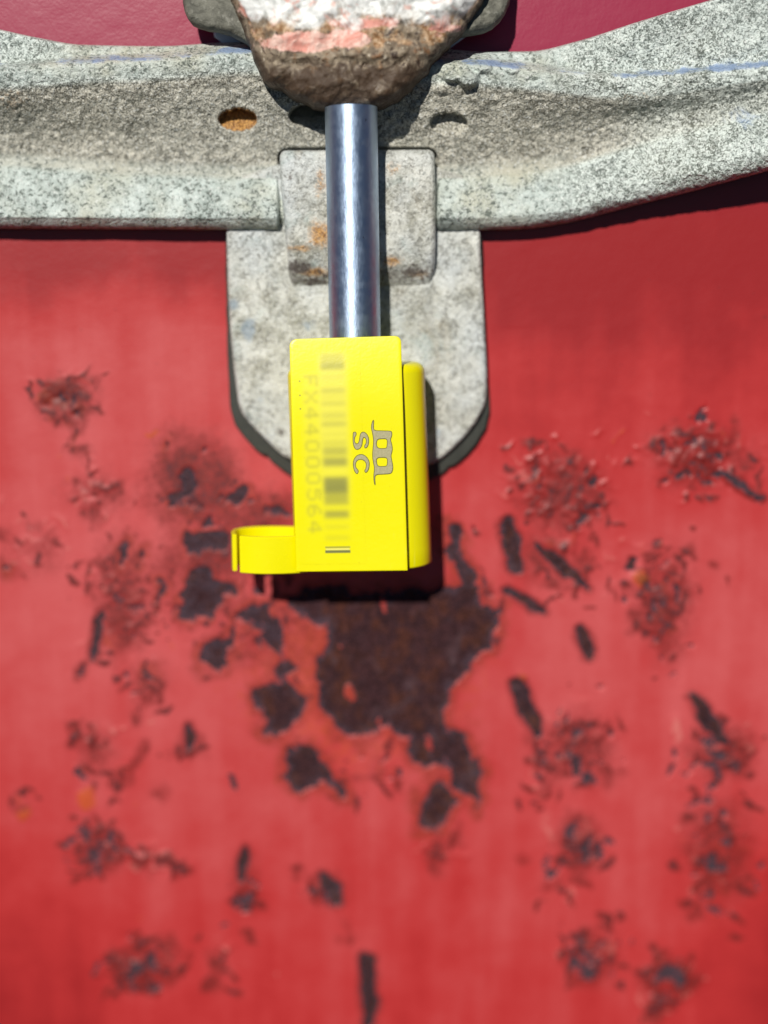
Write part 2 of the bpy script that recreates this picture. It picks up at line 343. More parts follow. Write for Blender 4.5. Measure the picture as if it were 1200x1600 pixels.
# ------------------------------------------------------------------ red door
def build_door():
    fine = 2.3
    xs = np.concatenate([np.linspace(-3200, -680, 40)[:-1], np.arange(-680, 680, fine), np.linspace(680, 3200, 40)])
    zs = np.concatenate([np.linspace(-3200, -900, 40)[:-1], np.arange(-900, 900, fine), np.linspace(900, 3200, 40)])
    X, Z = np.meshgrid(xs, zs)
    P = np.stack([X, 0 * X, Z], -1)
    px, py = project(P.reshape(-1, 3)); px = px.reshape(X.shape); py = py.reshape(X.shape)
    wx = px + 17 * (fbm(px, py, 26, 1, 4) - .5) * 2; wy = py + 17 * (fbm(px, py, 26, 5, 4) - .5) * 2
    rust = np.zeros(X.shape); dirt = np.zeros(X.shape); orange = np.zeros(X.shape); chip = np.zeros(X.shape)
    H = np.zeros(X.shape)
    def box(cx0, cy0, cx1, cy1):
        return (px > cx0) & (px < cx1) & (py > cy0) & (py < cy1)
    def patch(pts, amt=1.0, stain=26, soft=9.0):
        a = np.array(pts, float); m = box(a[:, 0].min() - 60, a[:, 1].min() - 60, a[:, 0].max() + 60, a[:, 1].max() + 60)
        s = poly_sdf(wx[m], wy[m], pts)
        rust[m] = np.maximum(rust[m], amt * np.clip(0.5 + s / (2 * soft), 0, 1) * np.clip(0.72 + 0.28 * s / 26, 0.72, 1))
        dirt[m] = np.maximum(dirt[m], 0.40 * smooth(-34, 2, s))
        orange[m] = np.maximum(orange[m], 0.62 * smooth(-stain - 22, 6, s))
    def stroke(x0, y0, x1, y1, r, amt=0.8, taper=0.5, lift=0.0):
        m = box(min(x0, x1) - 50, min(y0, y1) - 50, max(x0, x1) + 50, max(y0, y1) + 50)
        dd, t = seg_dist(wx[m] * .45 + px[m] * .55, wy[m] * .45 + py[m] * .55, x0, y0, x1, y1)
        s = r * (1 - taper * (2 * t - 1) ** 2) - dd
        rust[m] = np.maximum(rust[m], amt * np.clip(0.5 + s / 9, 0, 1))
        dirt[m] = np.maximum(dirt[m], 0.45 * smooth(-14, 0, s))
        H[m] += lift * smooth(-4, 4, s)
    rng = np.random.RandomState(7)
    fw1 = 22 * (fbm(px, py, 19, 101, 4) - .5); fw2 = 22 * (fbm(px, py, 19, 111, 4) - .5)
    def blob(x, y, r, kind, h, amt=1.0, asp=1.0, ang=0.0):
        m = box(x - 3 * r, y - 3 * r, x + 3 * r, y + 3 * r)
        ux = (wx[m] * .7 + px[m] * .3) - x + fw1[m]; uy = (wy[m] * .7 + py[m] * .3) - y + fw2[m]
        c, s_ = math.cos(ang), math.sin(ang); a = (ux * c + uy * s_) / asp; b = -ux * s_ + uy * c
        e = np.hypot(a, b) / r; g = np.exp(-e * e * 1.4)
        H[m] += h * g
        if kind == 'grey': rust[m] = np.maximum(rust[m], amt * 0.95 * g)
        elif kind == 'dirt': dirt[m] = np.maximum(dirt[m], amt * g)
        elif kind == 'orange': orange[m] = np.maximum(orange[m], amt * 1.2 * g)
        elif kind == 'chip': chip[m] = np.maximum(chip[m], amt * g)
    def cluster(cx, cy, rx, ry, n, kinds, rmin=4, rmax=10, h=5, ang=0.0):
        """blistered and flaking paint over a broad stain"""
        for k in range(max(3, n // 10)):
            q = np.clip(rng.randn(2) * 0.42, -.8, .8)
            blob(cx + q[0] * rx * math.cos(ang) - q[1] * ry * math.sin(ang), cy + q[0] * rx * math.sin(ang) + q[1] * ry * math.cos(ang), rng.uniform(12, 24), 'dirt', 0, rng.uniform(.3, .62), 1.4, rng.uniform(0, 3))
        for k in range(int(n * .7)):
            q = rng.randn(2) * 0.5; q = np.clip(q, -1.1, 1.1)
            x = cx + q[0] * rx * math.cos(ang) - q[1] * ry * math.sin(ang); y = cy + q[0] * rx * math.sin(ang) + q[1] * ry * math.cos(ang)
            kd = kinds[rng.randint(len(kinds))]; r = rng.uniform(rmin, rmax)
            blob(x, y, r * .85, kd, rng.uniform(0.1, 1.0) ** 1.5 * h * {'grey': -.22, 'dirt': .18, 'orange': .25, 'chip': .42}[kd], rng.uniform(.6, 1.1) * {'grey': .74, 'orange': .55, 'chip': .95, 'dirt': 1.05}[kd], rng.uniform(1.1, 3.2), rng.uniform(0, 3.1))
    z = lambda pts, x0, y0, s: [(x0 + a / s, y0 + b / s) for a, b in pts]
    # the large bare patch below the seal
    patch(z([(190,390),(250,440),(310,450),(345,485),(385,470),(372,540),(345,600),(328,660),(342,780),(390,820),(430,890),(480,908),(530,912),(580,850),(630,850),(690,910),(710,990),(760,1012),(800,990),(842,1000),(852,1060),(890,1110),(950,1162),(975,1130),(970,1040),(940,940),(900,860),(825,850),(830,790),(860,720),(905,690),(960,590),(1020,550),(1045,400),(990,380),(960,320),(905,190),(870,105),(820,100),(850,200),(880,290),(800,330),(600,340),(300,330)], 350, 780, 2.4))
    patch(z([(730,1105),(760,1060),(805,1030),(845,1040),(862,1090),(862,1180),(822,1240),(760,1256),(715,1230)], 350, 780, 2.4))
    patch(z([(90,390),(180,390),(212,500),(230,600),(290,610),(270,660),(240,690),(300,740),(292,820),(250,880),(190,900),(140,860),(130,790),(98,750),(110,710),(200,680),(200,600),(150,560),(150,470),(90,440),(40,500),(30,600),(0,640),(-20,600),(0,540),(30,500),(60,420)], 350, 780, 2.4))
    patch(z([(240,940),(310,930),(380,960),(392,1030),(440,1060),(462,1110),(430,1118),(390,1062),(340,1085),(290,1106),(225,1060)], 350, 780, 2.4))
    for hx, hy, hr in ((546, 1084, 10), (672, 1163, 7), (600, 948, 10), (437, 950, 8), (535, 1010, 4), (590, 1120, 5)):
        mm = box(hx - 30, hy - 40, hx + 30, hy + 40)
        rust[mm] *= smooth(0.6, 1.4, np.hypot((wx[mm] - hx) * 1.2, (wy[mm] - hy) * .7) / hr)
    q = 2.667
    for pts in ([(760,480),(820,500),(800,570),(780,640),(740,672),(700,660),(712,600),(738,570),(735,520)],
                [(928,625),(960,570),(1010,555),(1052,600),(1010,642),(930,652)],
                [(690,350),(720,345),(710,390),(670,422)],
                [(760,740),(870,745),(955,755),(955,825),(870,842),(740,832)],
                [(800,890),(860,900),(880,960),(960,960),(972,1010),(920,1060),(850,1100),(790,1142),(745,1110),(738,1010),(770,950)],
                [(838,1225),(900,1190),(972,1220),(962,1290),(900,1342),(840,1320)],
                [(1060,1110),(1130,1090),(1190,1130),(1200,1230),(1150,1260),(1110,1160),(1000,1110),(970,1210),(945,1190),(980,1100),(1040,1040)],
                [(478,800),(530,790),(527,860),(532,910),(498,905)], [(570,850),(590,820),(598,870),(575,892)],
                [(648,940),(688,950),(682,1000),(660,1052),(638,1040)],
                [(1080,640),(1200,655),(1200,700),(1120,690)], [(0,865),(55,880),(70,905),(0,915)],
                [(610,1340),(650,1325),(645,1370),(615,1380)]):
        patch(z(pts, 0, 550, q), 0.9, 14, 5)
    # red-brown stain on the left
    for x, y, r in ((290, 720, 30), (320, 740, 30), (345, 770, 24), (255, 715, 18), (300, 800, 24)): blob(x, y, r, 'dirt', 0, 0.62); blob(x, y, r, 'orange', 0, .6)
    stroke(160, 950, 143, 1030, 9, .75); stroke(176, 925, 190, 940, 8, .6); stroke(131, 1040, 120, 1060, 7, .6)
    cluster(170, 985, 40, 75, 60, ['dirt', 'dirt', 'orange', 'chip'], 4, 10, 4, 0.2)
    cluster(175, 900, 60, 60, 50, ['dirt', 'dirt', 'chip'], 3, 9, 4)
    cluster(230, 960, 40, 60, 45, ['dirt', 'orange', 'dirt', 'grey'], 4, 9, 3)
    cluster(60, 850, 70, 60, 45, ['dirt', 'chip', 'chip'], 3, 8, 4)
    cluster(155, 770, 60, 40, 35, ['dirt', 'chip', 'chip'], 4, 9, 4)
    cluster(225, 1075, 40, 55, 35, ['dirt', 'dirt', 'chip', 'grey'], 4, 9, 3)
    for c in ((335, 870, 80, 60, 60), (420, 840, 60, 50, 40), (430, 960, 70, 70, 50), (300, 770, 60, 60, 45), (620, 1190, 110, 60, 40), (745, 930, 50, 90, 34), (330, 1000, 60, 60, 34)):
        cluster(*c, ['grey', 'dirt', 'dirt', 'orange'], 3, 9, 2)
    # mossy rust spot, upper left
    cluster(105, 622, 52, 36, 60, ['dirt', 'orange', 'dirt'], 5, 12, 3)
    for x, y, r in ((88, 620, 12), (112, 615, 14), (125, 640, 9), (76, 628, 9)): blob(x, y, r, 'grey', -2, .62)
    blob(112, 676, 10, 'dirt', 0, .8); blob(118, 703, 9, 'dirt', 0, .7); blob(240, 672, 8, 'orange', 0, 1); blob(260, 690, 9, 'dirt', 0, .7)
    cluster(118, 690, 30, 60, 14, ['dirt', 'orange'], 3, 6, 1)
    # right side: bars of bare metal and blisters
    stroke(792, 818, 806, 888, 13, .92, .25); stroke(838, 850, 918, 918, 9.5, .9, .6); stroke(793, 922, 848, 956, 9, .88, .4)
    stroke(908, 983, 920, 1020, 12, .9, .3); stroke(806, 1070, 838, 1142, 14, .9, .3); stroke(1080, 1088, 1132, 1158, 12, .92, .45, 4)
    stroke(1125, 738, 1190, 778, 8, .7, .4, 5); stroke(700, 825, 722, 880, 5, .85, .2); stroke(708, 822, 716, 830, 9, .85)
    for x, y, r in ((954, 1146, 11), (908, 808, 10), (925, 750, 10), (932, 785, 9), (742, 825, 5), (985, 885, 13), (940, 1075, 6), (1035, 745, 9)): blob(x, y, r, 'grey', -3, .95)
    cluster(880, 770, 85, 85, 150, ['dirt', 'chip', 'dirt', 'orange'], 4, 10, 7)
    cluster(830, 745, 40, 60, 40, ['chip', 'chip', 'dirt'], 4, 9, 8)
    cluster(920, 800, 40, 60, 26, ['grey', 'dirt', 'dirt'], 4, 9, 5)
    cluster(1095, 715, 100, 62, 170, ['dirt', 'dirt', 'chip', 'orange', 'grey'], 4, 10, 7, 0.15)
    cluster(1035, 950, 48, 95, 110, ['dirt', 'grey', 'dirt', 'orange'], 5, 12, 5, -0.25)
    cluster(1045, 900, 100, 80, 50, ['dirt', 'dirt', 'chip'], 3, 7, 4)
    cluster(890, 905, 60, 55, 50, ['dirt', 'chip', 'dirt'], 3, 8, 4)
    for x, y, r in ((1000, 905, 14), (816, 1062, 8), (135, 1248, 16), (40, 1270, 14)): blob(x, y, r, 'orange', 2, 1.3)
    cluster(900, 1165, 62, 60, 95, ['dirt', 'grey', 'dirt', 'chip'], 5, 11, 5)
    for x, y, r in ((905, 1195, 18), (922, 1215, 14), (890, 1180, 11), (840, 1205, 9)): blob(x, y, r, 'grey', 2, .85)
    cluster(845, 1190, 40, 60, 45, ['dirt', 'chip', 'orange'], 4, 9, 4)
    cluster(1130, 1175, 75, 45, 95, ['dirt', 'grey', 'dirt', 'chip'], 5, 12, 5)
    cluster(1120, 1330, 65, 120, 120, ['dirt', 'dirt', 'chip', 'orange', 'grey'], 5, 12, 4)
    for x, y, r in ((1105, 1278, 16), (1135, 1315, 15), (1130, 1355, 16), (1110, 1400, 14), (1185, 1385, 14), (1113, 1425, 11)): blob(x, y, r, 'grey', 2, .66)
    cluster(905, 1320, 42, 48, 70, ['grey', 'dirt', 'dirt', 'chip'], 6, 13, 5)
    blob(905, 1328, 20, 'grey', 2, .8); blob(935, 1330, 12, 'grey', 2, .8); blob(885, 1300, 10, 'grey', 2, .7)
    cluster(930, 1490, 50, 55, 70, ['dirt', 'grey', 'chip', 'dirt'], 6, 13, 6)
    for x, y, r in ((920, 1520, 16), (898, 1480, 11), (940, 1505, 11), (990, 1465, 9)): blob(x, y, r, 'grey', 3, .78)
    cluster(1045, 1525, 50, 38, 70, ['grey', 'dirt', 'dirt', 'chip'], 6, 12, 6); blob(1045, 1520, 18, 'grey', 3, .8); blob(1065, 1530, 13, 'grey', 3, .8)
    cluster(1020, 1570, 30, 30, 34, ['dirt', 'chip'], 5, 11, 6); cluster(880, 1390, 40, 30, 22, ['dirt', 'chip'], 4, 9, 3)
    # lower left
    stroke(296, 1135, 293, 1170, 9, .9); cluster(285, 1175, 26, 18, 22, ['dirt'], 4, 9, 3)
    for x, y, r in ((360, 1222, 14), (132, 1212, 11), (137, 1305, 17), (172, 1310, 16), (150, 1335, 16), (150, 1360, 10), (353, 1443, 9), (385, 1403, 13)): blob(x, y, r, 'grey', 2, .86)
    cluster(152, 1325, 55, 42, 60, ['dirt', 'grey', 'dirt'], 5, 11, 5); cluster(235, 1345, 80, 20, 60, ['chip', 'dirt', 'chip'], 5, 11, 8, 0.1)
    cluster(145, 1155, 32, 30, 34, ['dirt', 'chip'], 5, 9, 5); cluster(180, 1215, 40, 40, 34, ['dirt', 'orange', 'dirt'], 4, 9, 3)
    stroke(232, 1160, 205, 1200, 4, .4); stroke(383, 1328, 378, 1372, 10, .9, .5); cluster(385, 1400, 28, 26, 38, ['dirt', 'grey'], 4, 9, 4)
    stroke(508, 1368, 526, 1408, 12, .88, .3); cluster(505, 1395, 36, 24, 42, ['dirt', 'chip', 'grey'], 5, 10, 5)
    cluster(215, 1510, 62, 40, 100, ['grey', 'dirt', 'dirt', 'chip'], 5, 12, 6); blob(215, 1512, 16, 'grey', 3, .8); blob(250, 1512, 11, 'grey', 3, .7)
    cluster(350, 1500, 40, 50, 34, ['dirt', 'chip'], 4, 9, 3); stroke(575, 1500, 577, 1598, 13, .9, .25)
    cluster(690, 1330, 40, 30, 30, ['chip', 'dirt'], 4, 8, 4); cluster(38, 1262, 20, 24, 18, ['dirt', 'orange'], 4, 8, 3)
    cluster(600, 1200, 600, 420, 90, ['dirt', 'chip', 'orange'], 2, 6, 2.0)
    for k in range(24):   # streaks of paler chalk and long scratches
        x, y = rng.uniform(0, 1200), rng.uniform(400, 1600); a = rng.uniform(-.5, .5); L = rng.uniform(30, 120)
        m = box(x - 140, y - 140, x + 140, y + 140); dd, t = seg_dist(px[m], py[m], x, y, x + L * math.cos(a), y - L * math.sin(a))
        chip[m] = np.maximum(chip[m], 0.5 * np.exp(-(dd / 2.2) ** 2))
    orange = np.maximum(orange, 0.75 * np.exp(-(((px - 560) / 260) ** 2 + ((py - 1040) / 230) ** 2)))
    moss = np.zeros(X.shape)
    for mx, my, mrx, mry, am in ((96, 620, 44, 30, 1.0), (122, 640, 20, 18, .8), (1040, 940, 36, 70, .62), (1005, 905, 16, 14, .9), (118, 690, 16, 40, .45), (640, 960, 120, 50, .35), (1120, 1380, 40, 60, .45)):
        moss = np.maximum(moss, am * np.exp(-(((px - mx) / mrx) ** 2 + ((py - my) / mry) ** 2)))
    # chalked paint, with the sun's sheen and a vignette painted into its colour
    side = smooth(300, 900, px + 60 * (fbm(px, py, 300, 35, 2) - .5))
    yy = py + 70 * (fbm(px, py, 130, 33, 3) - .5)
    fade_and_light = (-0.03 + (0.54 - .12 * side) * smooth(400, 540 + 100 * side, yy) + (.20 + .14 * side) * smooth(600, 1000, yy) - .28 * smooth(1100, 1750, yy) - .10 * np.exp(-(((px - 620) / 330) ** 2 + ((py - 1150) / 420) ** 2))
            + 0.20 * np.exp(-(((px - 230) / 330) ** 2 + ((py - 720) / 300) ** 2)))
    fade_and_light = fade_and_light - 0.50 * smooth(330, 720, np.abs(px - 620)) * smooth(1000, 1660, yy) - .12 * smooth(120, 60, py)  # vignette: bottom corners darkened in the paint colour
    # broad rusty bleeding round the damaged places, made ragged in the paint's own noise
    for sx, sy, rx, ry, am in ((300, 755, 85, 85, .62), (400, 800, 90, 50, .5), (270, 690, 40, 40, .4), (190, 940, 55, 120, .46), (400, 850, 100, 75, .5), (320, 890, 95, 95, .48), (420, 990, 130, 100, .34), (700, 1180, 90, 110, .28), (875, 770, 80, 75, .48), (1095, 715, 90, 55, .48), (1040, 945, 52, 95, .50),
            (850, 870, 90, 60, .32), (895, 1170, 75, 65, .42), (1130, 1175, 70, 50, .45), (1120, 1330, 65, 115, .42), (905, 1320, 45, 55, .42), (930, 1495, 50, 55, .42), (1045, 1530, 55, 42, .42), (150, 1325, 60, 50, .42),
            (215, 1510, 65, 42, .42), (383, 1380, 30, 60, .38), (512, 1392, 40, 36, .38), (105, 625, 55, 42, .5), (155, 770, 80, 50, .28), (50, 870, 80, 50, .25), (230, 1070, 50, 60, .3), (150, 1180, 45, 70, .28), (290, 1170, 25, 30, .3)):
        dirt = np.maximum(dirt, am * 1.28 * np.exp(-(((px - sx) / rx) ** 2 + ((py - sy) / ry) ** 2) * 1.1) * (.55 + .9 * fbm(px, py, 30, int(sx), 4)))
    # the sheet steel is not quite flat
    H += 5 * (fbm(px, py, 420, 31, 3) - .5) + 0.4 * (fbm(px, py, 22, 41, 3) - .5) - 2.0 * smooth(.42, .55, rust)
    P[..., 1] = -H
    nr, nc = X.shape
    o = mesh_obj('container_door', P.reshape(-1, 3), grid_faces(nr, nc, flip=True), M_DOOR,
                 attrs=dict(rust=rust, dirt=dirt, orange=orange, fade_and_light=fade_and_light, chip=chip, moss=moss, tint=smooth(360, 90, py)))  # tint paints the sky's cool reflection into the upper door
    return tag(o, 'faded red painted steel door with bare rusty patches and blistered paint behind everything', 'door')
build_door()

# ------------------------------------------------------------------ loop through polygon outlines
def resample(pts, step, closed=True, rounding=2):
    p = np.array(pts, float)
    for _ in range(rounding):      # Chaikin
        q = np.roll(p, -1, 0) if closed else p[1:]
        b = p if closed else p[:-1]
        n = np.empty((2 * len(b), 2)); n[0::2] = b * .75 + q * .25; n[1::2] = b * .25 + q * .75; p = n
    e = np.vstack([p, p[:1]]); L = np.concatenate([[0], np.cumsum(np.hypot(*np.diff(e, axis=0).T))])
    k = max(8, int(L[-1] / step)); s = np.linspace(0, L[-1], k, endpoint=False)
    return np.stack([np.interp(s, L, e[:, 0]), np.interp(s, L, e[:, 1])], 1)

def inset(p, a):
    t = np.roll(p, -1, 0) - np.roll(p, 1, 0); t /= np.linalg.norm(t, axis=1)[:, None] + 1e-9
    area = 0.5 * np.sum(p[:, 0] * np.roll(p[:, 1], -1) - np.roll(p[:, 0], -1) * p[:, 1])
    n = np.stack([-t[:, 1], t[:, 0]], 1) * (1 if area > 0 else -1)
    return p + n * a

def slab(name, outline, d0, d1, mat, parent, bevel=3, rounding=2, step=4, warp=0.0, seed=3, attrs_fn=None):
    """A flat plate with a rounded front edge; its front is a fine grid so it can carry marks."""
    o2 = resample(outline, step, True, rounding)
    if warp: o2 = o2 + warp * (np.stack([fbm(o2[:, 0], o2[:, 1], 20, seed), fbm(o2[:, 0], o2[:, 1], 20, seed + 9)], 1) - .5) * 2
    rings = [(0, d0)] + [(bevel * (1 - math.cos(a)), d1 - bevel * (1 - math.sin(a))) for a in np.linspace(0, math.pi / 2, 5)]
    V = []; n = len(o2); F = []
    for a, d in rings:
        q = inset(o2, a); V += list(W(q[:, 0], q[:, 1], d))
    for r in range(len(rings) - 1):
        for k in range(n): F.append((r * n + k, r * n + (k + 1) % n, (r + 1) * n + (k + 1) % n, (r + 1) * n + k))
    F.append(tuple(range((len(rings) - 1) * n, len(rings) * n)))
    me = bpy.data.meshes.new(name); me.from_pydata([tuple(v * S - org(parent)) for v in V], [], F)
    bm = bmesh.new(); bm.from_mesh(me); bmesh.ops.recalc_face_normals(bm, faces=bm.faces[:])
    # normals must leave the plate: front face looks to -y
    big = max(bm.faces, key=lambda f: f.calc_area())
    if big.normal.y > 0: bmesh.ops.reverse_faces(bm, faces=bm.faces[:])
    bm.to_mesh(me); bm.free()
    o = link(name, me, mat, parent); auto_smooth(o, 35)
    return o

def field_solid(name, outline, dfun, mat, parent, dback, res=3.0, rounding=2, attrs_fn=None, bevel=0, disp=None):
    """A body with the given outline whose front follows dfun(px, py, edge distance); sides run back to dback."""
    o2 = resample(outline, res * 1.2, True, rounding)
    if disp: o2 = o2 + disp * (np.stack([fbm(o2[:, 0], o2[:, 1], 22, 71), fbm(o2[:, 0], o2[:, 1], 22, 77)], 1) - .5) * 2
    bm = bmesh.new()
    vs = [bm.verts.new((x, 0, -y)) for x, y in o2]
    # triangulate outline + interior points with delaunay
    from mathutils.geometry import delaunay_2d_cdt
    x0, y0 = o2.min(0); x1, y1 = o2.max(0)
    gx, gy = np.meshgrid(np.arange(x0, x1, res), np.arange(y0, y1, res)); gx = gx.ravel(); gy = gy.ravel()
    s = poly_sdf(gx, gy, [tuple(p) for p in o2]); k = s > res * 0.6
    pts = [Vector(p) for p in o2] + [Vector((a, b)) for a, b in zip(gx[k], gy[k])]
    n = len(o2); edges = [(i, (i + 1) % n) for i in range(n)]
    vc, ec, fc, *_ = delaunay_2d_cdt(pts, edges, [list(range(n))], 1, 1e-4)
    bm.free()
    v2 = np.array([tuple(v) for v in vc]); e = np.maximum(poly_sdf(v2[:, 0], v2[:, 1], [tuple(p) for p in o2]), 0)
    e[:n] = 0
    d = dfun(v2[:, 0], v2[:, 1], e)
    V = W(v2[:, 0], v2[:, 1], d)
    F = [tuple(f) for f in fc]
    nb = len(V); back = V[:n].copy(); back[:, 1] = -dback
    mid = (back + V[:n]) / 2
    V = np.vstack([V, mid, back])
    for i in range(n):
        j = (i + 1) % n; F.append((i, j, nb + j, nb + i)); F.append((nb + i, nb + j, nb + n + j, nb + n + i))
    at = None
    if attrs_fn:
        at = {kk: np.concatenate([a, a[:n], a[:n]]) for kk, a in attrs_fn(v2[:, 0], v2[:, 1], e).items()}
    o = mesh_obj(name, V, F, mat, parent, True, at)
    recalc(o)
    if sum((p.normal.y * p.area) for p in o.data.polygons[:len(fc)]) > 0: o.data.flip_normals()
    auto_smooth(o, 55)
    return o

# ------------------------------------------------------------------ bracket behind the bar
br = empty('mounting_bracket', W(531, 100, 0))
tag(br, 'pale blue grey steel bracket just showing behind the rusty lock block', 'bracket')
slab('bracket_plate', [(334, -160), (728, -160), (728, 130), (334, 130)], -1, 24, M_BRACKET, br, 4, 1)

# ------------------------------------------------------------------ hasp: rubber pad, plate, strap
hasp = empty('hasp', W(556, 560, 0))
tag(hasp, 'weathered grey metal hasp plate with raised strap on black rubber pad below the bar', 'hasp')
pad_pts = [(352, 330), (354, 500), (357, 600), (361, 655), (388, 693), (412, 713), (416, 709), (420, 718), (445, 738), (475, 756), (640, 760), (683, 747), (698, 735), (702, 728), (708, 729), (738, 704), (766, 657), (763, 600), (757, 500), (752, 330)]
slab('rubber_pad', pad_pts, -1, 13, M_RUB, hasp, 2.5, 1, 3, 1.0)
plate_pts = [(353, 250), (354, 380), (357, 470), (362, 545), (370, 610), (374, 640), (392, 664), (436, 708), (452, 718), (480, 728), (640, 732), (676, 726), (700, 708), (728, 681), (754, 645), (761, 616), (760, 560), (754, 450), (750, 380), (749, 250)]
def plate_d(x, y, e):
    r = 4.0; b = 27 - r * (1 - np.sqrt(np.clip(1 - (1 - np.clip(e / r, 0, 1)) ** 2, 0, 1)))
    ridge = 4.5 * smooth(440, 452, x) * (1 - smooth(664, 678, x)) * smooth(400, 440, y) * (1 - smooth(470, 560, y))
    return b + ridge + 3.2 * (fbm(x, y, 60, 3, 4) - .5) + 1.6 * (fbm(x, y, 9, 8, 3) - .5)
def plate_attr(x, y, e):
    g = lambda cx, cy, rx, ry, a=1.0: a * np.exp(-(((x - cx) / rx) ** 2 + ((y - cy) / ry) ** 2))
    rust = g(690, 690, 10, 16, .35)
    grime = np.maximum.reduce([g(438, 675, 16, 12, .8), g(690, 685, 7, 16, .6), g(690, 470, 12, 26, .35), g(660, 470, 10, 30, .5), g(432, 640, 10, 22, .4), g(560, 468, 120, 12, .35)])
    blue = np.maximum.reduce([g(388, 515, 18, 20, .95), g(364, 475, 12, 16, .8), g(480, 505, 30, 18, .6), g(405, 625, 16, 14, .5), g(685, 675, 9, 18, .6), g(392, 655, 22, 14, .3)])
    return dict(rust=rust, grime=grime, blue=blue)
field_solid('hasp_plate', plate_pts, plate_d, M_PLATE, hasp, 12, 3.2, 2, plate_attr)

strap_pts = [(437, 262), (437, 235), (460, 235), (655, 234), (679, 234), (680, 262), (681, 330), (681, 400), (679, 428), (670, 452), (664, 474), (452, 474), (452, 440), (449, 400), (442, 330)]
def strap_d(x, y, e):
    prof = pchip([225, 238, 256, 310, 378, 402, 420, 438, 454, 490], [40, 46, 50, 52, 52, 49, 44, 36, 28, 25], y)
    r = 10.0; k = np.sqrt(np.clip(1 - (1 - np.clip(e / r, 0, 1)) ** 2, 0, 1))
    low = smooth(470, 440, y)
    return prof - r * (1 - k) * (0.25 + .75 * low) + 4.0 * (fbm(x, y, 46, 21, 4) - .5) * low + 1.8 * (fbm(x, y, 8, 28, 3) - .5)
def strap_attr(x, y, e):
    g = lambda cx, cy, rx, ry, a=1.0: a * np.exp(-(((x - cx) / rx) ** 2 + ((y - cy) / ry) ** 2))
    rust = np.maximum.reduce([g(500, 368, 26, 30, .9), g(470, 388, 30, 9, .9), g(488, 425, 34, 12, .9), g(612, 408, 22, 13, .85), g(650, 428, 24, 10, .8), g(500, 285, 14, 34, .7), g(612, 262, 22, 20, .55)])
    grime = np.maximum.reduce([g(480, 258, 18, 18, .55), g(644, 256, 10, 16, .6), g(468, 418, 34, 16, .95), g(490, 440, 44, 12, .85), g(645, 424, 36, 16, .85), g(452, 275, 10, 12, .6), g(620, 378, 12, 10, .5), g(670, 420, 8, 30, .6), .30 + 0 * x, .62 * smooth(385, 425, y)])
    return dict(rust=rust, grime=grime, blue=0 * x)
field_solid('strap', strap_pts, strap_d, M_PLATE, hasp, 22, 3.0, 2, strap_attr)

